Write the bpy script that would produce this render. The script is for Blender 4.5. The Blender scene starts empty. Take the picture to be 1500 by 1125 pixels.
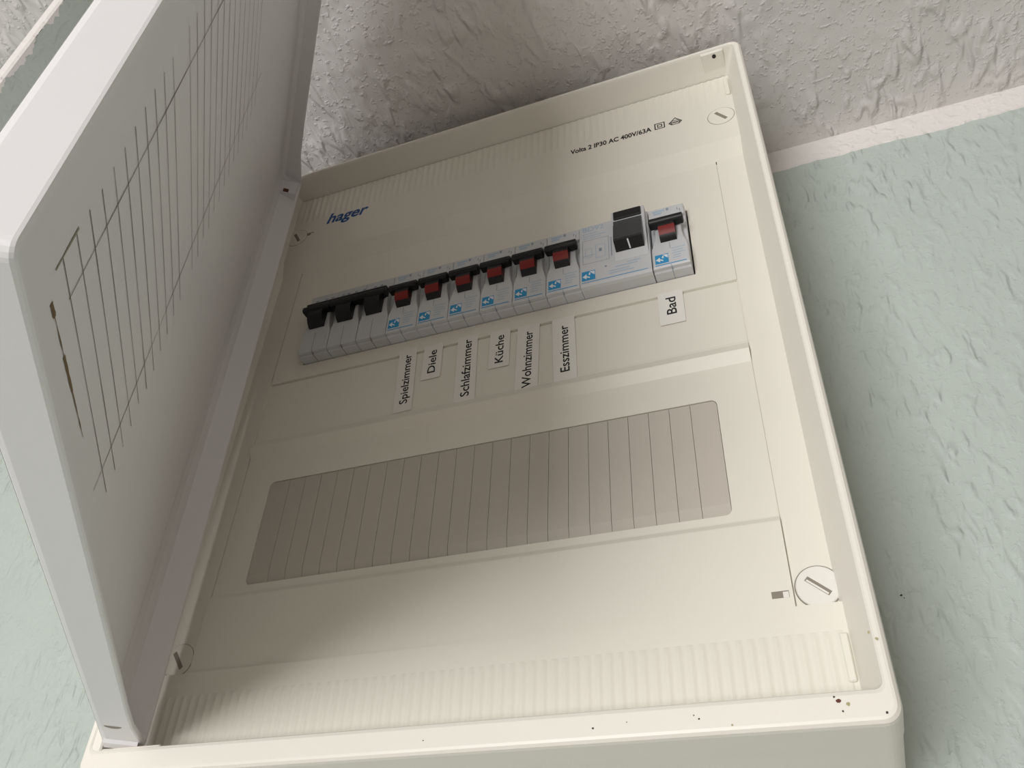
import bpy, math, random
from mathutils import Vector, Matrix

random.seed(7)
S = 0.001                                   # the scene is laid out in millimetres
sc = bpy.context.scene
COL = sc.collection

# ------------------------------------------------------------------ camera
cam_d = bpy.data.cameras.new('camera')
cam = bpy.data.objects.new('camera', cam_d)
COL.objects.link(cam)
RR = ((0.9340787367518492, 0.3547753302371505, 0.040390328089662225),
      (-0.19318975825979096, 0.5972664883756165, -0.7784281978236549),
      (-0.30029091037124866, 0.7193102299554626, 0.6264328872511615))
CC = (134.143, -281.5775, -187.841)
cam.matrix_world = Matrix(((RR[0][0], -RR[1][0], -RR[2][0], CC[0]*S),
                           (RR[0][1], -RR[1][1], -RR[2][1], CC[1]*S),
                           (RR[0][2], -RR[1][2], -RR[2][2], CC[2]*S),
                           (0, 0, 0, 1)))
cam_d.sensor_fit = 'HORIZONTAL'
cam_d.sensor_width = 36.0
cam_d.lens = 1237.296/1500*36.0
cam_d.clip_start = 0.005
cam_d.clip_end = 50
sc.camera = cam

# ------------------------------------------------------------------ light
vs = sc.view_settings
vs.view_transform = 'Standard'
vs.look = 'None'
vs.gamma = 1.0
vs.use_curve_mapping = False
vs.exposure = -0.12

world = bpy.data.worlds.new('world')
sc.world = world
world.use_nodes = True
bg = world.node_tree.nodes['Background']
bg.inputs['Color'].default_value = (1.0, 0.99, 0.975, 1)
bg.inputs['Strength'].default_value = 0.37

def area_light(name, loc, target, w, h, power, color):
    d = bpy.data.lights.new(name, 'AREA')
    d.shape = 'RECTANGLE'
    d.size, d.size_y, d.energy, d.color = w, h, power, color
    o = bpy.data.objects.new(name, d)
    COL.objects.link(o)
    o.location = loc
    o.rotation_euler = (Vector(target)-Vector(loc)).to_track_quat('-Z', 'Y').to_euler()
    return o
# the room's window, low and to the left of the box
area_light('window_light', (-0.52, -2.4, -0.64), (0, 0, 0.05), 1.1, 1.1, 52, (1.0, 0.99, 0.985))

# ------------------------------------------------------------------ materials
def new_mat(name, color, rough=0.5, spec=0.4):
    m = bpy.data.materials.new(name)
    m.use_nodes = True
    b = m.node_tree.nodes['Principled BSDF']
    b.inputs['Base Color'].default_value = (*color, 1)
    b.inputs['Roughness'].default_value = rough
    b.inputs['Specular IOR Level'].default_value = spec
    return m

def srgb(r, g, b):
    f = lambda c: (c/255/12.92 if c/255 <= 0.04045 else ((c/255+0.055)/1.055)**2.4)
    return (f(r), f(g), f(b))

def plastic(name, color, rough=0.42, var=0.05, scale=45, bump=0.02, spec=0.4):
    """moulded plastic: a faint mottling of the colour and a very fine skin relief"""
    m = new_mat(name, color, rough, spec)
    nt = m.node_tree
    N, L = nt.nodes, nt.links
    b = N['Principled BSDF']
    tc = N.new('ShaderNodeTexCoord')
    n1 = N.new('ShaderNodeTexNoise')
    n1.inputs['Scale'].default_value = scale
    n1.inputs['Detail'].default_value = 4
    L.new(tc.outputs['Object'], n1.inputs['Vector'])
    mx = N.new('ShaderNodeMix')
    mx.data_type = 'RGBA'
    mx.inputs[6].default_value = (*[c*(1-var) for c in color], 1)
    mx.inputs[7].default_value = (*[min(1, c*(1+var)) for c in color], 1)
    L.new(n1.outputs['Fac'], mx.inputs[0])
    L.new(mx.outputs[2], b.inputs['Base Color'])
    n2 = N.new('ShaderNodeTexNoise')
    n2.inputs['Scale'].default_value = 1400
    n2.inputs['Detail'].default_value = 2
    L.new(tc.outputs['Object'], n2.inputs['Vector'])
    bp = N.new('ShaderNodeBump')
    bp.inputs['Strength'].default_value = bump*4
    bp.inputs['Distance'].default_value = 0.0002
    L.new(n2.outputs['Fac'], bp.inputs['Height'])
    L.new(bp.outputs['Normal'], b.inputs['Normal'])
    return m

def plaster(name, color, axis_scale, rot, amount=1.0, fine=1.0, size=190):
    """trowelled render: sparse worm-like ridges, pits and a fine grain"""
    m = new_mat(name, color, 0.5, 0.4)
    nt = m.node_tree
    N, L = nt.nodes, nt.links
    b = N['Principled BSDF']
    tc = N.new('ShaderNodeTexCoord')
    mp = N.new('ShaderNodeMapping')
    mp.inputs['Rotation'].default_value = rot
    mp.inputs['Scale'].default_value = axis_scale
    L.new(tc.outputs['Object'], mp.inputs['Vector'])
    # stretched ridges
    n1 = N.new('ShaderNodeTexNoise')
    n1.inputs['Scale'].default_value = size
    n1.inputs['Detail'].default_value = 1.2
    n1.inputs['Roughness'].default_value = 0.45
    n1.inputs['Distortion'].default_value = 0.35
    L.new(mp.outputs['Vector'], n1.inputs['Vector'])
    r1 = N.new('ShaderNodeValToRGB')
    r1.color_ramp.interpolation = 'EASE'
    r1.color_ramp.elements[0].position = 0.44
    r1.color_ramp.elements[1].position = 0.76
    L.new(n1.outputs['Fac'], r1.inputs['Fac'])
    # only in patches
    n3 = N.new('ShaderNodeTexNoise')
    n3.inputs['Scale'].default_value = 17
    n3.inputs['Detail'].default_value = 1.5
    L.new(tc.outputs['Object'], n3.inputs['Vector'])
    r3 = N.new('ShaderNodeValToRGB')
    r3.color_ramp.elements[0].position = 0.28
    r3.color_ramp.elements[1].position = 0.6
    L.new(n3.outputs['Fac'], r3.inputs['Fac'])
    mu = N.new('ShaderNodeMath'); mu.operation = 'MULTIPLY'
    L.new(r1.outputs['Color'], mu.inputs[0]); L.new(r3.outputs['Color'], mu.inputs[1])
    # crumbs
    n2 = N.new('ShaderNodeTexNoise')
    n2.inputs['Scale'].default_value = 330
    n2.inputs['Detail'].default_value = 3
    L.new(tc.outputs['Object'], n2.inputs['Vector'])
    r2 = N.new('ShaderNodeValToRGB')
    r2.color_ramp.elements[0].position = 0.55
    r2.color_ramp.elements[1].position = 0.75
    L.new(n2.outputs['Fac'], r2.inputs['Fac'])
    a1 = N.new('ShaderNodeMath'); a1.operation = 'MULTIPLY_ADD'
    L.new(r2.outputs['Color'], a1.inputs[0]); a1.inputs[1].default_value = 0.28*fine
    L.new(mu.outputs[0], a1.inputs[2])
    n4 = N.new('ShaderNodeTexNoise')
    n4.inputs['Scale'].default_value = 26
    n4.inputs['Detail'].default_value = 2
    L.new(tc.outputs['Object'], n4.inputs['Vector'])
    a2 = N.new('ShaderNodeMath'); a2.operation = 'MULTIPLY_ADD'
    L.new(n4.outputs['Fac'], a2.inputs[0]); a2.inputs[1].default_value = 1.2
    L.new(a1.outputs[0], a2.inputs[2])
    bp = N.new('ShaderNodeBump')
    bp.inputs['Strength'].default_value = 0.85
    bp.inputs['Distance'].default_value = 0.0011*amount
    L.new(a2.outputs[0], bp.inputs['Height'])
    L.new(bp.outputs['Normal'], b.inputs['Normal'])
    # slight unevenness of the paint
    mx = N.new('ShaderNodeMix'); mx.data_type = 'RGBA'
    mx.inputs[6].default_value = (*[c*0.95 for c in color], 1)
    mx.inputs[7].default_value = (*[min(1, c*1.05) for c in color], 1)
    L.new(n4.outputs['Fac'], mx.inputs[0])
    L.new(mx.outputs[2], b.inputs['Base Color'])
    return m

M = {}
M['wall'] = plaster('green_plaster', srgb(183, 192, 185), (1.0, 1.0, 0.38), (0, 0.25, 0), 1.35, 0.7, 175)
M['wall_side'] = plaster('green_plaster_side', srgb(183, 192, 185), (1.0, 1.0, 0.3), (0.2, 0, 0), 1.6, 0.9, 165)
M['ceiling'] = plaster('white_plaster', srgb(220, 216, 213), (1.0, 0.4, 1.0), (0, 0, -0.5), 1.9, 0.8, 140)
M['white_paint'] = plaster('white_paint', srgb(226, 221, 217), (1, 1, 1), (0, 0, 0), 0.5, 0.8)
M['light_block'] = plastic('grey_brown_light_block', srgb(142, 134, 126), 0.6, 0.06, 10)  # dark tone for the added wall that blocks light from the right
M['floor'] = plastic('floor_covering', srgb(208, 203, 197), 0.6, 0.05, 12)
M['cream'] = plastic('cream_plastic', srgb(229, 225, 213), 0.4, 0.025, 30)
M['frame'] = plastic('frame_plastic', srgb(232, 228, 218), 0.38, 0.02, 30)
M['door'] = plastic('door_plastic', srgb(227, 226, 227), 0.4, 0.015, 20)
M['blank'] = plastic('blanking_plastic', srgb(196, 189, 178), 0.5, 0.03, 60)
M['screw'] = plastic('screw_plastic', srgb(230, 226, 219), 0.4, 0.02, 60)
M['slot'] = new_mat('slot_shadow_grey', srgb(138, 130, 118), 0.6)
M['mcb'] = plastic('grey_device_plastic', srgb(205, 206, 208), 0.42, 0.02, 200)
M['mcb_old'] = plastic('old_grey_device_plastic', srgb(196, 197, 198), 0.45, 0.02, 200)
M['black'] = plastic('black_plastic', srgb(17, 17, 18), 0.42, 0.1, 200)
M['dgrey'] = plastic('dark_grey_plastic', srgb(62, 63, 65), 0.4, 0.06, 200)
M['red'] = plastic('red_plastic', srgb(124, 30, 26), 0.45, 0.05, 200)
M['blue'] = new_mat('blue_print', srgb(48, 148, 200), 0.5)
M['paleblue'] = new_mat('pale_blue_print', srgb(172, 190, 205), 0.5)
M['greyprint'] = new_mat('grey_print', srgb(140, 150, 166), 0.5)
M['whiteprint'] = new_mat('white_print', srgb(225, 230, 234), 0.5)
M['logo_blue'] = new_mat('logo_blue', srgb(22, 78, 142), 0.5)
M['ink'] = new_mat('black_ink', srgb(24, 24, 26), 0.5)
M['paper'] = plastic('sticker_paper', srgb(233, 231, 224), 0.55, 0.015, 90)
M['pencil'] = new_mat('pencil_line', srgb(112, 105, 84), 0.7)
M['pencil_faint'] = new_mat('faint_pencil_line', srgb(150, 145, 124), 0.7)
M['brown'] = new_mat('brown_stain', srgb(116, 96, 66), 0.7)
M['rust'] = new_mat('rust', srgb(96, 52, 38), 0.7)
M['dirt'] = new_mat('dirt', srgb(70, 62, 54), 0.8)
M['dirt_pale'] = new_mat('pale_dirt', srgb(172, 164, 128), 0.8)
M['dark'] = new_mat('dark_inside', srgb(44, 42, 38), 0.8)

# ------------------------------------------------------------------ mesh helpers
class MB:
    """collects faces (in mm) and builds one mesh object"""
    def __init__(self):
        self.v, self.f, self.sm = [], [], []
    def add(self, verts, faces, smooth=False):
        k = len(self.v)
        self.v += [tuple(p) for p in verts]
        self.f += [tuple(i+k for i in f) for f in faces]
        self.sm += [smooth]*len(faces)
    def box(self, x0, x1, y0, y1, z0, z1):
        self.add([(x0,y0,z0),(x1,y0,z0),(x1,y1,z0),(x0,y1,z0),(x0,y0,z1),(x1,y0,z1),(x1,y1,z1),(x0,y1,z1)],
                 [(0,3,2,1),(4,5,6,7),(0,1,5,4),(1,2,6,5),(2,3,7,6),(3,0,4,7)])
    def bbox(self, x0, x1, y0, y1, z0, z1, b=0.4):
        """box with all edges chamfered by b"""
        pts, idx = [], {}
        for sx in (0,1):
            for sy in (0,1):
                for sz in (0,1):
                    X, Y, Z = (x0,x1)[sx], (y0,y1)[sy], (z0,z1)[sz]
                    dx, dy, dz = (b,-b)[sx], (b,-b)[sy], (b,-b)[sz]
                    for a, p in (('x',(X,Y+dy,Z+dz)), ('y',(X+dx,Y,Z+dz)), ('z',(X+dx,Y+dy,Z))):
                        idx[(sx,sy,sz,a)] = len(pts); pts.append(p)
        F = []
        I = idx
        for s in (0,1):
            q = [I[(s,0,0,'x')],I[(s,1,0,'x')],I[(s,1,1,'x')],I[(s,0,1,'x')]]; F.append(q if s else q[::-1])
            q = [I[(0,s,0,'y')],I[(0,s,1,'y')],I[(1,s,1,'y')],I[(1,s,0,'y')]]; F.append(q if s else q[::-1])
            q = [I[(0,0,s,'z')],I[(1,0,s,'z')],I[(1,1,s,'z')],I[(0,1,s,'z')]]; F.append(q if s else q[::-1])
        for a in (0,1):
            for c in (0,1):
                q = [I[(0,a,c,'y')],I[(1,a,c,'y')],I[(1,a,c,'z')],I[(0,a,c,'z')]]; F.append(q if (a==c) else q[::-1])
                q = [I[(a,0,c,'x')],I[(a,1,c,'x')],I[(a,1,c,'z')],I[(a,0,c,'z')]]; F.append(q[::-1] if (a==c) else q)
                q = [I[(a,c,0,'x')],I[(a,c,1,'x')],I[(a,c,1,'y')],I[(a,c,0,'y')]]; F.append(q if (a==c) else q[::-1])
        for sx in (0,1):
            for sy in (0,1):
                for sz in (0,1):
                    q = [I[(sx,sy,sz,'x')],I[(sx,sy,sz,'y')],I[(sx,sy,sz,'z')]]
                    F.append(q if (sx+sy+sz)%2 else q[::-1])
        self.add(pts, F)
    def prism_x(self, prof, x0, x1):
        """profile of (y,z) extruded along x"""
        n = len(prof)
        self.add([(x0,y,z) for y,z in prof]+[(x1,y,z) for y,z in prof],
                 [(i,(i+1)%n,n+(i+1)%n,n+i) for i in range(n)]+[tuple(range(n))[::-1], tuple(range(n,2*n))])
    def prism_y(self, prof, y0, y1, bev=0.0):
        """outline of (x,z), front at y0 (with an optional small bevel), back at y1"""
        n = len(prof)
        if bev:
            cx = sum(p[0] for p in prof)/n; cz = sum(p[1] for p in prof)/n
            ins = []
            for x, z in prof:
                dx, dz = cx-x, cz-z; l = math.hypot(dx, dz) or 1
                ins.append((x+dx/l*bev, z+dz/l*bev))
            rings = [[(x,y0,z) for x,z in ins], [(x,y0+bev,z) for x,z in prof], [(x,y1,z) for x,z in prof]]
        else:
            rings = [[(x,y0,z) for x,z in prof], [(x,y1,z) for x,z in prof]]
        V = [p for r in rings for p in r]
        F = [tuple(range(n))]
        for k in range(len(rings)-1):
            F += [(k*n+i, (k+1)*n+i, (k+1)*n+(i+1)%n, k*n+(i+1)%n) for i in range(n)]
        F.append(tuple(range((len(rings)-1)*n, len(rings)*n))[::-1])
        self.add(V, F)
    def cyl_y(self, cx, cz, r, y0, y1, n=40, bev=0.3):
        rings = [[(cx+(r-bev)*math.cos(a*2*math.pi/n), y0, cz+(r-bev)*math.sin(a*2*math.pi/n)) for a in range(n)],
                 [(cx+r*math.cos(a*2*math.pi/n), y0+bev, cz+r*math.sin(a*2*math.pi/n)) for a in range(n)],
                 [(cx+r*math.cos(a*2*math.pi/n), y1, cz+r*math.sin(a*2*math.pi/n)) for a in range(n)]]
        V = [p for q in rings for p in q]
        F = [tuple(range(n))]
        for k in range(2):
            F += [(k*n+i, (k+1)*n+i, (k+1)*n+(i+1)%n, k*n+(i+1)%n) for i in range(n)]
        F.append(tuple(range(2*n, 3*n))[::-1])
        self.add(V, F)
    def loft(self, loops, smooth=False, cap0=False, cap1=False):
        n = len(loops[0])
        V = [p for l in loops for p in l]
        F = []
        for k in range(len(loops)-1):
            F += [(k*n+i, k*n+(i+1)%n, (k+1)*n+(i+1)%n, (k+1)*n+i) for i in range(n)]
        if cap0: F.append(tuple(range(n))[::-1])
        if cap1: F.append(tuple(range((len(loops)-1)*n, len(loops)*n)))
        self.add(V, F, smooth)
    def flat(self, poly, y):
        """a flat face of (x,z) points at depth y looking towards -Y"""
        self.add([(x,y,z) for x,z in poly], [tuple(range(len(poly)))])
    def build(self, name, mat, parent=None, fix=True):
        me = bpy.data.meshes.new(name)
        me.from_pydata([(x*S,y*S,z*S) for x,y,z in self.v], [], self.f)
        me.polygons.foreach_set('use_smooth', self.sm)
        me.materials.append(mat)
        if fix:
            import bmesh
            bm = bmesh.new(); bm.from_mesh(me)
            bmesh.ops.recalc_face_normals(bm, faces=bm.faces)
            bm.to_mesh(me); bm.free()
        me.update()
        o = bpy.data.objects.new(name, me)
        COL.objects.link(o)
        if parent is not None: o.parent = parent
        return o

def tag(o, label=None, cat=None, group=None, kind=None):
    if label: o['label'] = label
    if cat: o['category'] = cat
    if group: o['group'] = group
    if kind: o['kind'] = kind
    return o

def empty(name, loc_mm):
    o = bpy.data.objects.new(name, None)
    o.empty_display_size = 0.02
    COL.objects.link(o)
    o.location = [c*S for c in loc_mm]
    return o

def rrect(x0, x1, z0, z1, r, n=6):
    P = []
    for cx, cz, a0 in ((x1-r,z0+r,-90),(x1-r,z1-r,0),(x0+r,z1-r,90),(x0+r,z0+r,180)):
        for k in range(n+1):
            a = math.radians(a0+90*k/n)
            P.append((cx+r*math.cos(a), cz+r*math.sin(a)))
    return P

_txt = {}
def text_shape(s, bold=0.0):
    """the outline of a piece of lettering, as (verts, faces) with its own bounds"""
    if (s,bold) in _txt: return _txt[(s,bold)]
    c = bpy.data.curves.new('lettering', 'FONT')
    c.body = s; c.size = 1.0; c.offset = bold; c.resolution_u = 3
    o = bpy.data.objects.new('lettering', c)
    COL.objects.link(o)
    dg = bpy.context.evaluated_depsgraph_get()
    me = bpy.data.meshes.new_from_object(o.evaluated_get(dg))
    V = [(v.co.x, v.co.y) for v in me.vertices]
    F = [tuple(p.vertices) for p in me.polygons]
    bpy.data.objects.remove(o); bpy.data.curves.remove(c); bpy.data.meshes.remove(me)
    b = (min(p[0] for p in V), max(p[0] for p in V), min(p[1] for p in V), max(p[1] for p in V))
    _txt[(s,bold)] = (V, F, b)
    return _txt[(s,bold)]

def put_text(mb, s, a, b, height, y, bold=0.0, shear=0.0, ref='h'):
    """lettering on the plane Y=y whose base line runs from a to b (x,z); height = cap height in mm"""
    V, F, bb = text_shape(s, bold)
    cap = text_shape('H', 0)[2][3]
    L = math.hypot(b[0]-a[0], b[1]-a[1])
    ex = ((b[0]-a[0])/L, (b[1]-a[1])/L); ey = (-ex[1], ex[0])
    kx = L/(bb[1]-bb[0]); ky = height/cap
    P = []
    for x, z in V:
        u = (x-bb[0])*kx + shear*z*ky; w = z*ky
        P.append((a[0]+ex[0]*u+ey[0]*w, y, a[1]+ex[1]*u+ey[1]*w))
    mb.add(P, F)

def copy_tree(o, parent=None):
    c = o.copy()
    COL.objects.link(c)
    c.parent = parent
    for ch in list(o.children): copy_tree(ch, c)
    return c

# ------------------------------------------------------------------ the room
WALL_Y, CEIL_Z, LEFT_X, LEFT_END = 75.0, 268.5, -185.0, -164.5
mb = MB(); mb.box(-1500, 900, WALL_Y, WALL_Y+100, -2150, CEIL_Z)
tag(mb.build('wall_back', M['wall']), 'pale green plastered wall the fuse box hangs on', kind='structure')
mb = MB(); mb.box(650, 750, -2600, WALL_Y, -2150, CEIL_Z)  # out of view, added to cut the ambient light from the right
tag(mb.build('light_block_right', M['light_block']), 'unseen grey-brown wall added at the right to hold back light', kind='structure')
# a thin plastered bulkhead hangs from the ceiling left of the box; its end is painted white, with a ragged edge
BULK_Z, BULK_T = 85.0, 7.0
mb = MB(); mb.box(LEFT_X-BULK_T, LEFT_X, LEFT_END, WALL_Y, BULK_Z, CEIL_Z)
tag(mb.build('wall_left', M['wall_side']), 'pale green plastered bulkhead under the ceiling left of the open door', kind='structure')
mb = MB()
zs = [BULK_Z+i*1.5 for i in range(int((CEIL_Z-BULK_Z)/1.5)+1)] + [CEIL_Z]
n = len(zs)
wv, edge = 0.0, []
for z in zs:
    wv = 0.78*wv+random.uniform(-1.0, 1.0)
    edge.append(LEFT_END+max(-1.0, 1.2+wv*1.1))
V = [(LEFT_X-BULK_T-0.2,LEFT_END-1.2,z) for z in zs]+[(LEFT_X-0.6,LEFT_END-1.4,z) for z in zs]+[(LEFT_X+0.5,LEFT_END-0.4,z) for z in zs]+[(LEFT_X+0.1,max(e,LEFT_END-0.3),z) for e,z in zip(edge,zs)]
mb.add(V, [(k*n+i,(k+1)*n+i,(k+1)*n+i+1,k*n+i+1) for k in range(3) for i in range(n-1)])
tag(mb.build('wall_end', M['white_paint']), 'white painted end of the green bulkhead', kind='structure')
mb = MB(); mb.box(-3000, 2500, -4000, WALL_Y+100, -2200, -2150)
tag(mb.build('floor', M['floor']), 'grey-brown floor of the room far below', kind='structure')
mb = MB(); mb.box(-1600, 900, -2600, WALL_Y+100, CEIL_Z, CEIL_Z+100)
tag(mb.build('ceiling', M['ceiling']), 'rough white plastered ceiling close above the fuse box', kind='structure')
# white strip of paint along the top of the back wall
mb = MB()
xs = [LEFT_X+i*2.2 for i in range(int((900-LEFT_X)/2.2)+1)]
low = []
w = 0
for x in xs:
    w = 0.86*w+random.uniform(-0.5, 0.5)
    low.append(249.3+w*0.9+0.5*math.sin(x*0.07))
n = len(xs)
V = [(x,WALL_Y-0.5,CEIL_Z) for x in xs]+[(x,WALL_Y-0.8,z+0.8) for x,z in zip(xs,low)]+[(x,WALL_Y+0.05,z) for x,z in zip(xs,low)]
mb.add(V, [(i,i+1,n+i+1,n+i) for i in range(n-1)]+[(n+i,n+i+1,2*n+i+1,2*n+i) for i in range(n-1)])
tag(mb.build('trim_1', M['white_paint']), 'white painted strip along the top of the green wall', kind='structure')

# ------------------------------------------------------------------ the fuse box
box = tag(empty('fuse_box', (0, 75, -110)), 'cream plastic fuse box under the ceiling with its door hanging open', 'fuse box')
BO = Vector((0, 75, -110))
def part(mb, name, mat, parent=None, **k):
    """a part of the box: its mesh is given in room coordinates"""
    if parent is None:
        parent = box
        mb.v = [(x-BO.x, y-BO.y, z-BO.z) for x,y,z in mb.v]
    else:
        mb.v = [(x-BO.x, y-BO.y, z-BO.z) for x,y,z in mb.v]   # parts keep the box origin
    return mb.build(name, mat, parent, **k)

# back body, open at the front
mb = MB()
def fl(x0,x1,z0,z1,r,y): return [(x,y,z) for x,z in rrect(x0,x1,z0,z1,r,7)]
mb.loft([fl(-145,145,-107,249,3,1.7), fl(-147.6,147.6,-109.7,251.3,5,1.7), fl(-147.6,147.6,-109.7,251.3,5,74.9), fl(-145,145,-107,249,3,74.9), fl(-145,145,-107,249,3,73), fl(-145,145,-107,249,3,1.7)])
mb.add([(-146,73.5,-108),(146,73.5,-108),(146,73.5,250),(-146,73.5,250)],[(0,1,2,3)])
part(mb, 'back_body', M['frame'])

# front frame
mb = MB()
def fl(x0,x1,z0,z1,r,y): return [(x,y,z) for x,z in rrect(x0,x1,z0,z1,r,7)]
mb.loft([fl(-147.9,147.9,-109.95,251.6,5,1.6), fl(-148,148,-110,251.7,5.5,-16.5),
         fl(-147.6,147.6,-109.7,251.4,5.2,-18.4), fl(-146.7,146.7,-108.9,250.9,4.6,-19.4), fl(-145.9,145.9,-108,250.5,4,-19.6),
         fl(-144.8,144.8,-101.6,249.7,3,-19.6), fl(-144.2,144.2,-100.4,249.3,2.6,-19.1), fl(-143.8,143.8,-99.9,249,2.2,-18.0),
         fl(-137.2,137.2,-98.2,246.4,1.5,0.4), fl(-137.2,137.2,-98.2,246.4,1.5,3.0)], smooth=False)
o_frame = part(mb, 'front_frame', M['frame'])
mb = MB(); mb.bbox(-145.2,-139.6,-19.0,1.0,-100.5,249.3,0.6); mb.bbox(-145.2,-112,-18.2,1.0,-101.2,-99.3,0.4)
part(mb, 'hinge_rail', M['frame'])

# ---- cover plate: an extruded relief with two windows
XC = 123.8
W1 = (-105.9, 105.9, 100.7, 146.2)          # window of the breakers
W2 = (-107.3, 107.3, -26.9, 26.9)           # window of the blanking strips
prof = [(190.5,-2.5),(177.2,-0.1),(176.6,0.0),(91.7,0.0),(91.3,1.3),(90.5,1.4),(90.4,0.45),(55,0.3),(53.6,0.1),(48.6,-2.5),(43.2,0.05),(42.6,0.1),
        (-29.8,0.1),(-30.4,0.0),(-32.6,-1.3),(-33.2,-1.35),(-65.9,-1.2)]
def prof_y(z):
    for (za,ya),(zb,yb) in zip(prof, prof[1:]):
        if za >= z >= zb: return ya+(yb-ya)*(za-z)/(za-zb)
mb = MB()
Z = sorted(set([p[0] for p in prof]+[W1[2],W1[3],W2[2],W2[3]]), reverse=True)
X = sorted([-XC+0.22,W1[0],W1[1],W2[0],W2[1],XC-0.22])
def in_win(xa,xb,za,zb):
    for x0,x1,z0,z1 in (W1,W2):
        if xa>=x0-1e-6 and xb<=x1+1e-6 and zb>=z0-1e-6 and za<=z1+1e-6: return True
for za,zb in zip(Z,Z[1:]):
    for xa,xb in zip(X,X[1:]):
        if not in_win(xa,xb,za,zb):
            mb.add([(xa,prof_y(za),za),(xb,prof_y(za),za),(xb,prof_y(zb),zb),(xa,prof_y(zb),zb)],[(0,3,2,1)])
for x0,x1,z0,z1 in (W1,W2):                   # the thickness of the plate in the windows
    y = prof_y(z0)
    mb.add([(x0,y,z0),(x1,y,z0),(x1,y,z1),(x0,y,z1),(x0,4,z0),(x1,4,z0),(x1,4,z1),(x0,4,z1)],[(0,1,5,4),(1,2,6,5),(2,3,7,6),(3,0,4,7)])
for sx,sz,x,z in ((1,1,W2[0],W2[2]),(-1,1,W2[1],W2[2]),(1,-1,W2[0],W2[3]),(-1,-1,W2[1],W2[3])):   # rounded window corners
    r = 2.6
    arc = [(x+sx*(r-r*math.cos(a)), z+sz*(r-r*math.sin(a))) for a in [math.pi/2*k/6 for k in range(7)]]
    mb.flat([(x,z)]+arc, 0.1)
    mb.add([(p[0],0.1,p[1]) for p in arc]+[(p[0],4,p[1]) for p in arc],[(i,i+1,8+i,7+i) for i in range(6)])
# thin joints at the sides of the relief, then the side columns
for s in (-1,1):
    for za,zb in zip(Z,Z[1:]):
        ya,yb = prof_y(za),prof_y(zb)
        xa = s*(XC-0.22)
        mb.add([(xa,ya,za),(xa,2.0,za),(xa,2.0,zb),(xa,yb,zb)],[(0,1,2,3)])
    mb.box(min(s*(XC-0.4),s*(XC+0.4)),max(s*(XC-0.4),s*(XC+0.4)),0.55,2.2,-66,176)
    sy = [(190.5,-2.5),(177.2,-0.25),(176,-0.2),(-65.9,-0.2)]
    xa, xb = s*(XC+0.22), s*139.0
    for (za,ya),(zb,yb) in zip(sy,sy[1:]):
        mb.add([(xa,ya,za),(xb,ya,za),(xb,yb,zb),(xa,yb,zb)],[(0,1,2,3)])
        mb.add([(xa,ya,za),(xa,2,za),(xa,2,zb),(xa,yb,zb)],[(0,1,2,3)])
    # close the joint where the slope of the top field runs across
    mb.add([(s*(XC-0.36),-2.5,190.5),(s*(XC+0.36),-2.5,190.5),(s*(XC+0.36),-0.2,177.2),(s*(XC-0.36),-0.15,177.2)],[(0,1,2,3)])
# top field and bottom strip
mb.add([(-139.0,-2.5,246.6),(139.0,-2.5,246.6),(139.0,-2.5,190.5),(-139.0,-2.5,190.5)],[(0,1,2,3)])
mb.add([(-139.0,-2.6,-65.9),(139.0,-2.6,-65.9),(139.0,-2.6,-99),(-139.0,-2.6,-99)],[(0,1,2,3)])
mb.add([(-139.0,-2.6,-65.9),(139.0,-2.6,-65.9),(139.0,1.5,-65.7),(-139.0,1.5,-65.7)],[(0,1,2,3)])
cover = part(mb, 'cover_plate', M['cream'], fix=False)

# corrugated knock-out fields at the top and bottom of the cover
def ribs(x0,x1,z0,z1,y,amp,taper_top):
    mb = MB()
    pitch, sub = 4.0, 8
    nx = int((x1-x0)/pitch*sub)
    xs = [x0+(x1-x0)*i/nx for i in range(nx+1)]
    rows = []
    for z,k in taper_top:
        rows.append([(x, y-amp*k*(0.5+0.5*math.cos(2*math.pi*(x-x0)/pitch))**1.6-0.02, z) for x in xs])
    V = [p for r in rows for p in r]
    m = nx+1
    mb.add(V,[(j*m+i,j*m+i+1,(j+1)*m+i+1,(j+1)*m+i) for j in range(len(rows)-1) for i in range(nx)], True)
    return part(mb,'ribbed_field',M['cream'],cover,fix=False)
ribs(-136.5,136.5,-98.8,-76.2,-2.6,0.5,((-75.4,0),(-76.6,0.8),(-78,1),(-98.6,1.0)))
ribs(-136.5,136.5,224,246.3,-2.5,0.55,((246.3,1),(230,0.9),(224,0.0)))

# raised stop bars at the right end of the ribbed fields
for z0,z1 in ((-92.4,-76.8),(228,243)):
    mb = MB(); mb.bbox(135.2,137.8,-4.0,-1.0,z0,z1,0.4)
    part(mb,'stop_bar',M['cream'],cover)

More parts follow.
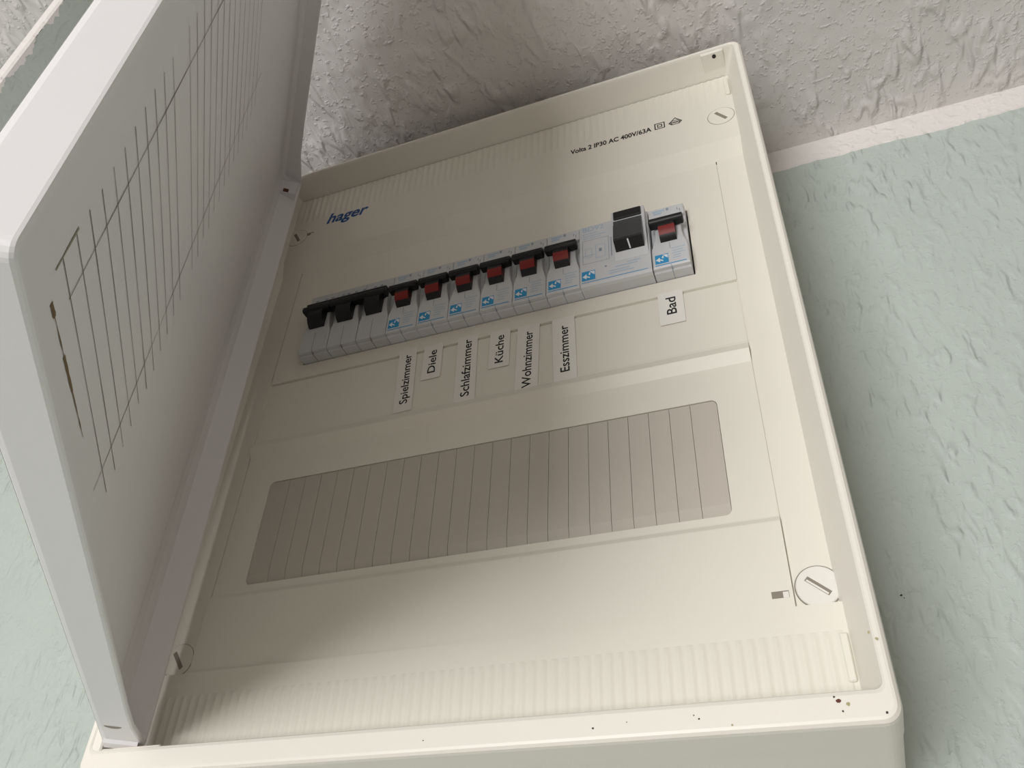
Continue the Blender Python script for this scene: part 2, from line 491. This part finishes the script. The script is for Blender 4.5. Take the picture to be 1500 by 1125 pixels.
# blanking strips, one per half module
edges = [W2[0]+0.25]+[-96.25+8.75*i for i in range(23)]+[W2[1]-0.25]
for i,(a,b) in enumerate(zip(edges,edges[1:])):
    mb = MB()
    xa, xb = a+(0.09 if i else 0), b-(0.09 if i<23 else 0)
    z0, z1, zc = W2[2]+0.3, W2[3]-0.3, W2[2]+5.2
    if i in (0,23):
        r, arcs = 2.4, []
        for k in range(7):
            t = math.pi/2*k/6
            arcs.append((r-r*math.sin(t), r-r*math.cos(t)))
        if i == 23:
            o = [(xa,z0)]+[(xb-p[0],z0+p[1]) for p in arcs]+[(xb-p[0],z1-p[1]) for p in arcs[::-1]]+[(xa,z1)]
        else:
            o = [(xb,z0),(xb,z1)]+[(xa+p[0],z1-p[1]) for p in arcs]+[(xa+p[0],z0+p[1]) for p in arcs[::-1]]
    else:
        o = [(xa,z0),(xb,z0),(xb,z1),(xa,z1)]
    # face cut at zc so that the lower part can slope back
    fy = lambda z: 0.5 if z >= zc-1e-6 else 0.5+0.9*(zc-z)/(zc-z0)
    up = [p for p in o if p[1] > zc]; dn = [p for p in o if p[1] <= zc]
    lx, rx = min(p[0] for p in o), max(p[0] for p in o)
    key_up = sorted([p for p in up], key=lambda p: math.atan2(p[1]-zc-20, p[0]-(xa+xb)/2))
    upper = [(lx,zc),(rx,zc)]+[p for p in up if p[0]>(xa+xb)/2-1e-6 and True]
    # order the outline by angle about the middle of each half
    def order(P):
        cx, cz = sum(p[0] for p in P)/len(P), sum(p[1] for p in P)/len(P)
        return sorted(P, key=lambda p: math.atan2(p[1]-cz, p[0]-cx))
    for half in (order(up+[(lx,zc),(rx,zc)]), order(dn+[(lx,zc),(rx,zc)])):
        n = len(half)
        mb.add([(x,fy(z),z) for x,z in half]+[(x,1.7,z) for x,z in half],
               [tuple(range(n))]+[(k,(k+1)%n,n+(k+1)%n,n+k) for k in range(n)])
    part(mb,'blank_strip',M['blank'],cover)
mb = MB(); mb.box(W2[0]-3,W2[1]+3,1.7,2.2,W2[2]-3,W2[3]+3)
part(mb,'strip_carrier',M['blank'],cover)

# slotted cover screws and the small latch slots beside them
def screw(x,z,y,r,ang,mat,proud,glint=True):
    mb = MB(); mb.cyl_y(x,z,r+(0.45 if glint else 0.22),y-0.06,y+0.6,44,0.05)
    ring = part(mb,'screw_recess',M['slot'],None)
    mb = MB(); mb.cyl_y(x,z,r,y-proud,y+2,44,0.3)
    s = part(mb,'cover_screw',mat,None)
    ca, sa = math.cos(ang), math.sin(ang)
    def rect(l,w,off=0): return [(x+u*ca-(v+off)*sa, z+u*sa+(v+off)*ca) for u,v in ((-l,-w),(l,-w),(l,w),(-l,w))]
    mb = MB(); mb.prism_y(rect(r*0.64,r*0.13),y-proud-0.03,y-proud+0.2)
    part(mb,'screw_slot',M['slot'],s)
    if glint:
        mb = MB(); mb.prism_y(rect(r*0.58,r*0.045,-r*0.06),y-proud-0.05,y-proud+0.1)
        part(mb,'slot_glint',M['screw'],s)  # pale strip standing in for the glint along the slot
    return s
screw(131.9,-58.9,-0.2,7.3,math.radians(-42),M['screw'],0.75)
screw(-131.6,-58.9,-0.2,7.3,math.radians(-52),M['cream'],0.5,False)
screw(130.6,211.5,-2.5,7.0,math.radians(-55),M['cream'],0.3,False)
screw(-133.5,210.5,-2.5,7.0,math.radians(-60),M['cream'],0.3,False)
for x,z,y,w,h in ((119.4,-60.2,-1.2,2.9,1.7),(-124.5,211.0,-2.5,2.7,1.2)):
    mb = MB(); mb.box(x-w,x+w,y-0.03,y+0.3,z-h,z+h)
    s = part(mb,'latch_slot',M['slot'],cover)
    mb = MB(); mb.box(x+w*0.3,x+w*0.95,y-0.12,y+0.2,z-h,z+h*0.25)
    part(mb,'latch_tongue',M['screw'],cover)

# screw hole and boss in the upper right corner of the frame
mb = MB(); mb.bbox(126.2,138.2,-18.4,-3,247.5,249.6,0.3)
part(mb,'corner_boss',M['frame'])
mb = MB()
n=16
mb.add([(133.2+1.1*math.cos(a*2*math.pi/n),-15.9+1.3*math.sin(a*2*math.pi/n),247.46) for a in range(n)],[tuple(range(n))])
part(mb,'screw_hole',M['dark'])

# printed lettering on the cover
mb = MB()
put_text(mb,'hager',(-113.6,216.4),(-85.6,216.0),8.6,-2.56,0.028,0.22)
part(mb,'brand_lettering',M['logo_blue'],cover,fix=False)
mb = MB()
put_text(mb,'Volta 2 IP30 AC 400V/63A',(46.3,215.4),(93.1,215.6),3.7,-2.56,0.03)
def ring_rect(mb,x0,x1,z0,z1,t,y):
    for a in ((x0,x1,z0,z0+t),(x0,x1,z1-t,z1),(x0,x0+t,z0+t,z1-t),(x1-t,x1,z0+t,z1-t)):
        mb.flat([(a[0],a[2]),(a[1],a[2]),(a[1],a[3]),(a[0],a[3])],y)
ring_rect(mb,94.9,100.7,215.6,221.0,0.6,-2.56)
ring_rect(mb,96.4,99.2,217.0,219.6,0.55,-2.56)
# small test mark: a triangle over a lens shape with dots
tri = [(103.0,217.8),(109.9,217.8),(106.5,221.9)]
def outline(mb,poly,t,y):
    cx, cz = sum(p[0] for p in poly)/len(poly), sum(p[1] for p in poly)/len(poly)
    ins = [(x+(cx-x)*t, z+(cz-z)*t) for x,z in poly]
    k = len(poly)
    mb.add([(x,y,z) for x,z in poly]+[(x,y,z) for x,z in ins],[(i,(i+1)%k,k+(i+1)%k,k+i) for i in range(k)])
outline(mb,tri,0.3,-2.56)
outline(mb,[(102.6,217.6),(104.4,215.6),(108.5,215.6),(110.3,217.6),(108.5,219.4),(104.4,219.4)],0.22,-2.57)
put_text(mb,'ooo',(104.0,216.7),(108.9,216.7),2.2,-2.58,0.02)
part(mb,'rating_lettering',M['ink'],cover,fix=False)
# embossed module numbers above the strips
mb = MB()
for k in range(13,25):
    xc = -96.25+17.5*(k-13)
    put_text(mb,str(k),(xc-2.4,33.6),(xc+2.4,33.6),4.4,0.03,0.0)
part(mb,'module_numbers',M['cream'],cover,fix=False)

# name stickers
stick = [  # word, start of text, end of text, cap height, sticker half width, bottom z, top z
 ('Spielzimmer',(-38.0,59.0),(-39.4,90.9),4.1,5.0,54.3,95.2,'white paper sticker with black lettering, first on the left'),
 ('Diele',(-24.9,75.2),(-25.1,90.0),4.0,5.2,71.6,93.6,'short white paper sticker, second from the left'),
 ('Schlafzimmer',(-5.2,55.8),(-6.2,92.0),4.3,5.4,52.8,94.4,'long white paper sticker, third from the left'),
 ('K\u00fcche',(11.2,72.2),(11.1,89.8),4.1,5.3,69.5,93.4,'white paper sticker under the fourth red switch'),
 ('Wohnzimmer',(25.8,53.4),(26.0,88.2),4.3,5.7,50.2,92.4,'long white paper sticker under the fifth red switch'),
 ('Esszimmer',(44.6,58.2),(43.7,86.9),4.3,5.6,53.2,92.0,'white paper sticker under the last red switch of the row of six'),
 ('Bad',(95.4,79.0),(95.4,89.5),4.4,5.8,73.2,93.1,'short white paper sticker alone at the right'),
]
for word,a,b,h,hw,zb,zt,lab in stick:
    L = math.hypot(b[0]-a[0],b[1]-a[1]); ex=((b[0]-a[0])/L,(b[1]-a[1])/L); ey=(-ex[1],ex[0])
    cx, cz = a[0]+ey[0]*h/2, a[1]+ey[1]*h/2
    def at(z,off):
        t=(z-cz)/ex[1]; return (cx+ex[0]*t-ey[0]*off, z-ey[1]*off)
    o = [at(zb,-hw),at(zb,hw),at(zt,hw),at(zt,-hw)]
    mb = MB(); mb.prism_y(o,-0.12,0.0)
    st = tag(part(mb,'name_sticker',M['paper']), lab)
    mb = MB(); put_text(mb,word,a,b,h,-0.15,0.014)
    part(mb,'sticker_lettering',M['ink'],st,fix=False)

# specks of dirt on the frame and the wall
def speck(x,z,y,r,mat,parent=None,name='dirt_speck'):
    mb = MB()
    k = 9
    mb.add([(x+r*random.uniform(.6,1.1)*math.cos(2*math.pi*i/k),y,z+r*random.uniform(.6,1.1)*math.sin(2*math.pi*i/k)) for i in range(k)],[tuple(range(k))])
    return part(mb,name,mat,parent,fix=False)
for x,z,r,m in ((131.3,-103.0,0.8,'rust'),(130.3,-101.8,0.35,'dirt'),(143.4,-107.2,0.45,'dirt'),(91.1,-105.1,0.35,'dirt'),(89.6,-104.0,0.25,'dirt'),
                (100.6,-107.6,0.35,'dirt_pale'),(132.0,-106.0,0.35,'dirt'),(133.8,-104.0,0.7,'dirt_pale'),(-0.5,-105.5,0.25,'dirt'),(68.9,-104.5,0.2,'dirt'),(58,-105.6,0.4,'dirt')):
    speck(x,z,-19.68,r,M[m])
for x,z,y,r in ((143.6,-83.2,-17.5,0.55),(145.2,-86.2,-19.68,0.5)):
    speck(x,z,y-0.6,r,M['dirt_pale'])

for x,z,q in ((162.4,-32.3,0.55),(163.2,-33.6,0.3)):
    mb = MB(); mb.add([(x+q*random.uniform(.6,1.1)*math.cos(2*math.pi*i/8),WALL_Y-0.15,z+q*random.uniform(.6,1.1)*math.sin(2*math.pi*i/8)) for i in range(8)],[tuple(range(8))])
    mb.build('dirt_speck',M['dirt'],bpy.data.objects['wall_back'],fix=False)

# ------------------------------------------------------------------ the door (a part of the box)
DU = Vector((0.594,-0.8045,0)).normalized()
DN = Vector((-DU.y,DU.x,0))
DP = Vector((-126.7,-15.0,0))
ZB, ZT, UF = -97.9, 246.5, 267.6
def dpt(u,n,z):
    """door coordinates: u along the door from the hinge, n towards the inside, with the door's slight twist"""
    tw = -6.6*((z-ZB)/(ZT-ZB))*max(0.0,min(1.0,1-u/220.0))
    p = DP+DU*u+DN*(n+tw)
    return (p.x,p.y,z)
def dloop(u0,u1,z0,z1,r,n,hinge=0.0,seg=5):
    P = rrect(u0,u1,z0,z1,r,seg)
    # extra points along the long edges so that the twist stays smooth
    Q = []
    for i,p in enumerate(P):
        q = P[(i+1)%len(P)]
        Q.append(p)
        d = math.hypot(q[0]-p[0],q[1]-p[1])
        if d > 40:
            for k in range(1,12): Q.append((p[0]+(q[0]-p[0])*k/12,p[1]+(q[1]-p[1])*k/12))
    return [dpt(u,n+hinge*max(0.0,1-max(0,u)/26.0),z) for u,z in Q]
mb = MB()
U0 = -3.0
outer = [dloop(U0+1.2,UF-2.6,ZB+1.2,ZT-1.2,2.5,-12.7), dloop(U0+0.3,UF-1.6,ZB+0.3,ZT-0.3,2.8,-11.9), dloop(U0,UF-1.1,ZB,ZT,3.0,-10.6),
         dloop(U0,UF-0.2,ZB,ZT,3.0,-0.9,3.2), dloop(U0+0.3,UF-0.3,ZB+0.3,ZT-0.3,2.8,-0.25,3.2), dloop(U0+0.9,UF-0.9,ZB+0.9,ZT-0.9,2.4,0.0,3.2),
         dloop(U0+2.2,UF-2.3,ZB+1.9,ZT-1.9,2.0,0.0,3.2), dloop(U0+2.6,UF-2.8,ZB+2.3,ZT-2.3,2.0,-0.5,3.2),
         dloop(U0+6.5,UF-4.2,ZB+3.2,ZT-3.2,3.0,-7.2), dloop(U0+12.0,UF-6.4,ZB+5.2,ZT-5.2,4.5,-9.3), dloop(U0+22.0,UF-9.5,ZB+8.5,ZT-8.5,5.0,-10.0)]
mb.loft(outer)
door = None
# inner and outer panels as grids (they follow the twist)
def dgrid(mb,u0,u1,z0,z1,n,nu=10,nz=10):
    V=[dpt(u0+(u1-u0)*i/nu,n,z0+(z1-z0)*j/nz) for j in range(nz+1) for i in range(nu+1)]
    mb.add(V,[(j*(nu+1)+i,j*(nu+1)+i+1,(j+1)*(nu+1)+i+1,(j+1)*(nu+1)+i) for j in range(nz) for i in range(nu)])
dgrid(mb,U0+21.0,UF-8.0,ZB+7.0,ZT-7.0,-10.05)
dgrid(mb,U0+1.0,UF-2.4,ZB+1.0,ZT-1.0,-12.66)
door = tag(part(mb,'door',M['door']),'white plastic door tray hanging half open')
# the table of thin lines ruled on the inside of the door
def dline(mb,u0,z0,u1,z1,w,n=-9.9,seg=6,wob=0.0):
    d = Vector((u1-u0,z1-z0)); L=d.length; e=d/L; p=Vector((-e.y,e.x))
    V=[]
    for i in range(seg+1):
        t=i/seg; c=Vector((u0,z0))+d*t
        ww=w*(1+random.uniform(-wob,wob))
        for s in (-1,1):
            q=c+p*(s*ww/2); V.append(dpt(q.x,n,q.y))
    mb.add(V,[(2*i,2*i+1,2*i+3,2*i+2) for i in range(seg)])
mb = MB()
for k in range(0,26):
    z = -63.2+7.72*k
    if k == 11: continue
    mb = MB(); dline(mb,229.3-random.uniform(0,1.0),z,134.0+random.uniform(-2,1),z+0.2,0.27,wob=0.25)
    part(mb,'ruled_line',M['pencil'],door,fix=False)
mb = MB(); dline(mb,217.3,-64,217.0,160,0.32,seg=14,wob=0.3)
part(mb,'ruled_line',M['pencil'],door,fix=False)
mb = MB()
dline(mb,145.4,-70,145.0,140,0.35,seg=14,wob=0.4)
part(mb,'faint_ruled_line',M['pencil_faint'],door,fix=False)
mb = MB(); dline(mb,229.3,-54,229.3,-67,0.55,seg=6,wob=0.5)
part(mb,'faint_ruled_line',M['pencil_faint'],door,fix=False)
mb = MB()
dline(mb,223.5,-71.3,172,-69.8,0.3,seg=16,wob=0.9)
part(mb,'brown_stain',M['brown'],door,fix=False)
mb = MB(); dline(mb,224,-71.4,219.5,-71.2,1.1,seg=5,wob=0.5)
part(mb,'brown_stain',M['brown'],door,fix=False)
mb = MB(); dline(mb,206,-70.8,192,-70.4,0.9,seg=6,wob=0.5)
part(mb,'brown_stain',M['brown'],door,fix=False)
# finger notch in the lower edge and the hinge pins
mb = MB()
mb.add([dpt(21.6+1.5*math.sin(2*math.pi*k/14)+0.5*math.cos(4*math.pi*k/14),-6.6+3.2*math.cos(2*math.pi*k/14),ZB-0.04) for k in range(14)],[tuple(range(14))])
part(mb,'finger_notch',M['slot'],door,fix=False)
def pin(z0,z1,u,n,r,mat,name):
    mb=MB(); c=Vector(dpt(u,n,z0)); k=20
    mb.loft([[(c.x+r*math.cos(2*math.pi*i/k),c.y+r*math.sin(2*math.pi*i/k),z) for i in range(k)] for z in (z0,z1)],True,True,True)
    part(mb,name,mat,door)
pin(246.0,249.0,4.0,-6.0,2.2,M['door'],'hinge_pin')
mbk = MB()
def dbox(mb,u0,u1,n0,n1,z0,z1):
    V=[dpt(u,n,z) for z in (z0,z1) for u,n in ((u0,n0),(u1,n0),(u1,n1),(u0,n1))]
    mb.add(V,[(0,3,2,1),(4,5,6,7),(0,1,5,4),(1,2,6,5),(2,3,7,6),(3,0,4,7)])
dbox(mbk,-2.0,4.5,-11.4,1.2,-99.4,-97.2)
part(mbk,'hinge_knuckle',M['door'],door)
# recessed hinge pocket near the top with a rusty rivet
mb = MB()
P=[dpt(u,n,z) for u,n,z in ((3.2,-8,226),(3.2,1.6,226),(3.2,1.6,239),(3.2,-8,239))]
mb.add(P,[(0,1,2,3)])
mb2=MB()
def dbox(mb,u0,u1,n0,n1,z0,z1):
    V=[dpt(u,n,z) for z in (z0,z1) for u,n in ((u0,n0),(u1,n0),(u1,n1),(u0,n1))]
    mb.add(V,[(0,3,2,1),(4,5,6,7),(0,1,5,4),(1,2,6,5),(2,3,7,6),(3,0,4,7)])
dbox(mb2,-2,5.2,-9.0,1.8,228,239)
part(mb2,'hinge_block',M['door'],door)
mb3=MB(); dbox(mb3,5.1,5.5,-5.8,-2.6,228.2,231.0)
part(mb3,'hinge_rivet',M['rust'],door)

# ------------------------------------------------------------------ switches in the box
ZR, YF = 123.0, -8.0
def emblem(mbb, mbw, x0, z0, s, y):
    """square blue maker's mark with two interlocked white arrows"""
    mbb.flat([(x0,z0),(x0+s,z0),(x0+s,z0+s*0.95),(x0,z0+s*0.95)], y)
    def P(*uv): mbw.flat([(x0+u*s, z0+w*s) for u,w in uv], y-0.03)
    P((.05,.42),(.36,.16),(.36,.68))
    P((.36,.34),(.60,.20),(.60,.34),(.36,.48))
    P((.58,.90),(.96,.86),(.96,.48),(.80,.62))
    P((.50,.56),(.62,.50),(.66,.74),(.56,.80))

def mcb_body(w=17.3, chamf=True):
    mb = MB(); h=w/2
    mb.prism_x([(-5.6,-21.4),(-5.6,-10),(-3.8,-8),(-3.8,12),(-5.6,13.6),(-5.6,20.6),(-5.0,21.8),(40,21.8),(40,-21.9),(-5,-21.9)],-h,h)
    # raised nose: full width below, waisted beside the toggle
    side=[(h,-21.0),(h,-9.5),(h-0.2,-7.5),(h-0.9,-5),(h-1.7,-2),(h-2.2,1.5),(h-2.35,6),(h-2.35,12.6)]
    poly=[(x,z) for x,z in side]+[(-x,z) for x,z in side[::-1]]
    n=len(poly)
    # front face, small chamfer round it, and the sides
    ins=[]
    for x,z in poly: ins.append((x-(0.5 if x>0 else -0.5), z+(0.9 if z<-20 else (-0.5 if z>12 else 0))))
    V=[(x,YF,z) for x,z in ins]+[(x,YF+0.55,z) for x,z in poly]+[(x,-3.5,z) for x,z in poly]
    F=[]
    for i in range(len(side)-1):              # front as quads across
        F.append((i,i+1,n-2-i,n-1-i))
    for k in (0,1):
        F+=[(k*n+i,(k+1)*n+i,(k+1)*n+(i+1)%n,k*n+(i+1)%n) for i in range(n)]
    mb.add(V,F)
    # upper label field
    mb.bbox(-h,h,-7.6,-5,13.4,20.8,0.35)
    return mb

def barrel(r,w,a0,a1,cy=-4.5,cz=2.5,seg=14):
    """part of a drum turning about X, from angle a0 to a1 below the front"""
    P=[(cy-r*math.cos(math.radians(a0+(a1-a0)*k/seg)), cz+r*math.sin(math.radians(a0+(a1-a0)*k/seg))) for k in range(seg+1)]
    mb=MB(); h=w/2; n=len(P)
    mb.add([(-h,y,z) for y,z in P]+[(h,y,z) for y,z in P],[(i,i+1,n+i+1,n+i) for i in range(n-1)],True)
    for s in (-h,h):
        mb.add([(s,cy,cz)]+[(s,y,z) for y,z in P],[tuple(range(n+1))])
    return mb
def handle(x0,x1):
    mb=MB()
    prof=[(-12.9,5.2),(-13.3,5.9),(-13.2,7.6),(-12.5,8.6),(-9.5,8.8),(-8.6,7.6),(-8.6,4.8),(-12.2,4.7)]
    n=len(prof); cy,cz=-11.0,6.8
    def ring(x,k): return [(x,cy+(y-cy)*k,cz+(z-cz)*k) for y,z in prof]
    mb.loft([ring(x0,0.7),ring(x0+0.5,1),ring(x1-0.5,1),ring(x1,0.7)],False,True,True)
    return mb

def mcb_print(thing, x0=-8.2, kind=0):
    b,w,p,g=MB(),MB(),MB(),MB()
    y=YF-0.03
    emblem(b,w,-7.3,-18.6,6.3,y)
    l=MB(); l.flat([(-7.4,-19.85),(7.2,-19.85),(7.2,-19.35),(-7.4,-19.35)],y); l.build('blue_line',M['blue'],thing,fix=False)
    for z,xa,xb in ((-10.2,0.6,7.2),(-12.0,1.2,6.2),(-13.6,0.8,7.0),(-15.2,1.4,5.0),(-16.8,0.9,4.6)):
        p.flat([(xa,z),(xb,z),(xb,z+0.55),(xa,z+0.55)],y)
    yt=-7.63
    for xa,xb,z in ((-6.6,-0.6,18.6),(-6.2,-2.0,16.9)):
        p.flat([(xa,z-0.6),(xb,z-0.6),(xb,z+0.7),(xa,z+0.7)],yt)
    for xa,xb,z in ((0.2,1.4,18.9),(5.4,5.8,17.6),(6.6,7.0,16.4)):
        g.flat([(xa,z-1.0),(xb,z-1.0),(xb,z+0.8),(xa,z+0.8)],yt)
    g.flat([(0.05,-9.6),(0.3,-9.6),(0.3,-5.4),(0.05,-5.4)],y)
    b.build('maker_mark',M['blue'],thing,fix=False); w.build('maker_mark_arrows',M['whiteprint'],thing,fix=False)['kind']='stuff'
    p.build('blue_print',M['paleblue'],thing,fix=False)['kind']='stuff'; g.build('grey_print',M['greyprint'],thing,fix=False)['kind']='stuff'

def make_mcb():
    t=empty('circuit_breaker',(0,0,0))
    mcb_body().build('body',M['mcb'],t)
    mb=MB(); mb.prism_x([(6,-22.0),(-5.6,-22.0),(-7.6,-21.1),(-8.02,-20.0),(-6,-19.9),(-5,-21),(6,-21.2)],-0.12,0.12)
    mb.build('seam',M['greyprint'],t)
    mb=barrel(8.0,7.8,-68,35); tg=mb.build('toggle',M['black'],t)
    barrel(8.07,7.8,-37,-3).build('red_band',M['red'],tg)
    handle(-8.3,8.3).build('toggle_bar',M['black'],tg)
    mcb_print(t)
    return t

names = ['grey circuit breaker with a red-banded black toggle above the Spielzimmer sticker',
         'grey circuit breaker with a red-banded black toggle above the Diele sticker',
         'grey circuit breaker with a red-banded black toggle above the Schlafzimmer sticker',
         'grey circuit breaker with a red-banded black toggle above the K\u00fcche sticker',
         'grey circuit breaker with a red-banded black toggle above the Wohnzimmer sticker',
         'grey circuit breaker with a red-banded black toggle above the Esszimmer sticker',
         'grey circuit breaker at the right end of the row above the Bad sticker']
proto=make_mcb()
for i,(lab,slot) in enumerate(zip(names,(3,4,5,6,7,8,11))):
    t = proto if i==0 else copy_tree(proto)
    t.location=Vector((-105+17.5*(slot+0.5)+(0.25 if slot==11 else 0),0,ZR))*S
    tag(t,lab,'circuit breaker','red-banded circuit breakers in the row')

# three-pole main switch, three plain grey poles with linked black toggles
t=tag(empty('main_switch',(-78.75,0,ZR)),'plain grey three-pole switch with linked all-black toggles at the left end','switch')
for k in (-1,0,1):
    mb=mcb_body(17.2); mb.v=[(x+17.5*k,y,z) for x,y,z in mb.v]
    pole=mb.build('pole',M['mcb_old'],t)
    mb=MB(); mb.prism_x([(6,-22.05),(-5.6,-22.05),(-7.6,-21.2),(-8.03,-20.0),(-8.03,-8),(-7,-8),(-7,-19.9),(-5,-21),(6,-21.2)],17.5*k-0.13,17.5*k+0.13)
    mb.build('seam',M['slot'],t)
    mb=barrel(8.2,9.2,-64,40); mb.v=[(x+17.5*k,y,z) for x,y,z in mb.v]
    mb.build('toggle',M['black'],t)
handle(-26.2,-9.0).build('toggle_bar',M['black'],t)
handle(-9.2,8.6).build('toggle_bar',M['black'],t)
handle(8.4,24.0).build('toggle_bar',M['black'],t)
mb=MB(); mb.bbox(-26,23.8,-10.8,-6.4,6.0,12.8,0.6)
mb.build('linking_bar',M['black'],t)
mb=MB()
for k in range(9):
    xa=-22+k*5+random.uniform(-1,1)
    mb.flat([(xa,16.2),(xa+1.8,16.2),(xa+1.8,17.3),(xa,17.3)],-7.64)
mb.build('grey_print',M['greyprint'],t,fix=False)['kind']='stuff'

# residual current device, two modules wide
t=tag(empty('residual_current_switch',(70.0,0,ZR)),'double-width grey switch with a black rocker and test button','switch')
mb=MB(); h=17.4
mb.prism_x([(-7.2,-21.4),(-8.0,-20.4),(-8.0,20.4),(-7.4,21.2),(-5.4,21.8),(40,21.8),(40,-21.9),(-5.5,-21.9)],-h,h)
mb.build('body',M['mcb'],t)
# wedge-shaped housing of the rocker on the right half
mb=MB()
xa,xb=0.2,16.6
mb.prism_x([(-7.9,-9.8),(-9.6,-5.0),(-11.6,6),(-12.2,20.6),(-11.7,21.6),(-7.9,21.7)],xa,xb)
mb.build('rocker_housing',M['mcb'],t)
mb=MB(); mb.bbox(1.3,15.2,-13.0,-9.5,14.9,20.4,0.4)
mb.build('test_button',M['black'],t)
mb=MB()
mb.prism_x([(-11.9,13.4),(-13.0,13.0),(-12.6,10.4),(-13.6,9.6),(-14.6,-0.6),(-14.9,-1.6),(-9,-1.6),(-9,13.4)],1.2,15.2)
rk=mb.build('rocker',M['dgrey'],t)
mb=MB()
mb.prism_x([(-14.9,-1.5),(-14.6,-2.6),(-8.4,-5.9),(-7.9,-5.9),(-7.9,-1.5)],1.2,15.2)
mb.build('rocker_face',M['black'],rk)
mb=MB()
def rk_pt(x,s,o):        # a point on the lower rocker face, o proud of it
    y=-14.6+(6.2)*s; z=-2.6-3.3*s
    return (x,y-0.47*o,z-0.88*o)
mb.add([rk_pt(7.7,0.05,0.05),rk_pt(8.4,0.05,0.05),rk_pt(8.7,0.75,0.05),rk_pt(8.0,0.75,0.05)],[(0,1,2,3)])
mb.build('rocker_mark',M['whiteprint'],rk,fix=False)
b,w,p,g=MB(),MB(),MB(),MB()
y=-8.04
emblem(b,w,-16.6,-18.2,6.7,y)
l=MB(); l.flat([(-16.6,-19.6),(15.5,-19.6),(15.5,-19.2),(-16.6,-19.2)],y); l.build('blue_line',M['blue'],t,fix=False)
put_text(p,'BD92',(-15.8,16.6),(-4.8,16.6),3.0,y,0.02)
for z,xa,xb in ((14.6,-16,-8),(12.8,-15.6,-4),(11.2,-16,-6.5),(-1.2,-16,-10)):
    p.flat([(xa,z),(xb,z),(xb,z+0.5),(xa,z+0.5)],y)
ring_rect(g,-16.0,-2.6,-6.8,10.0,0.22,y)
ring_rect(p,-9.4,-4.4,-4.0,5.4,0.3,y)
ring_rect(p,-14.6,-11.2,-2.5,4.0,0.25,y)
g.flat([(-1.6,-5.0),(-1.15,-5.0),(-1.15,8.6),(-1.6,8.6)],y)
g.flat([(-7.6,0.2),(-6.2,0.2),(-6.2,2.4),(-7.6,2.4)],y)
for z,xa,xb in ((-12.0,6,12.5),(-13.6,0,11.0),(-15.6,-3,7.0),(-17.2,-3,9.0)):
    p.flat([(xa,z),(xb,z),(xb,z+0.7),(xa,z+0.7)],y)
g.cyl_y(-4.6,-11.2,0.6,y,-8,12,0.01)
b.build('maker_mark',M['blue'],t,fix=False); w.build('maker_mark_arrows',M['whiteprint'],t,fix=False)['kind']='stuff'
p.build('blue_print',M['paleblue'],t,fix=False)['kind']='stuff'; g.build('grey_print',M['greyprint'],t,fix=False)['kind']='stuff'
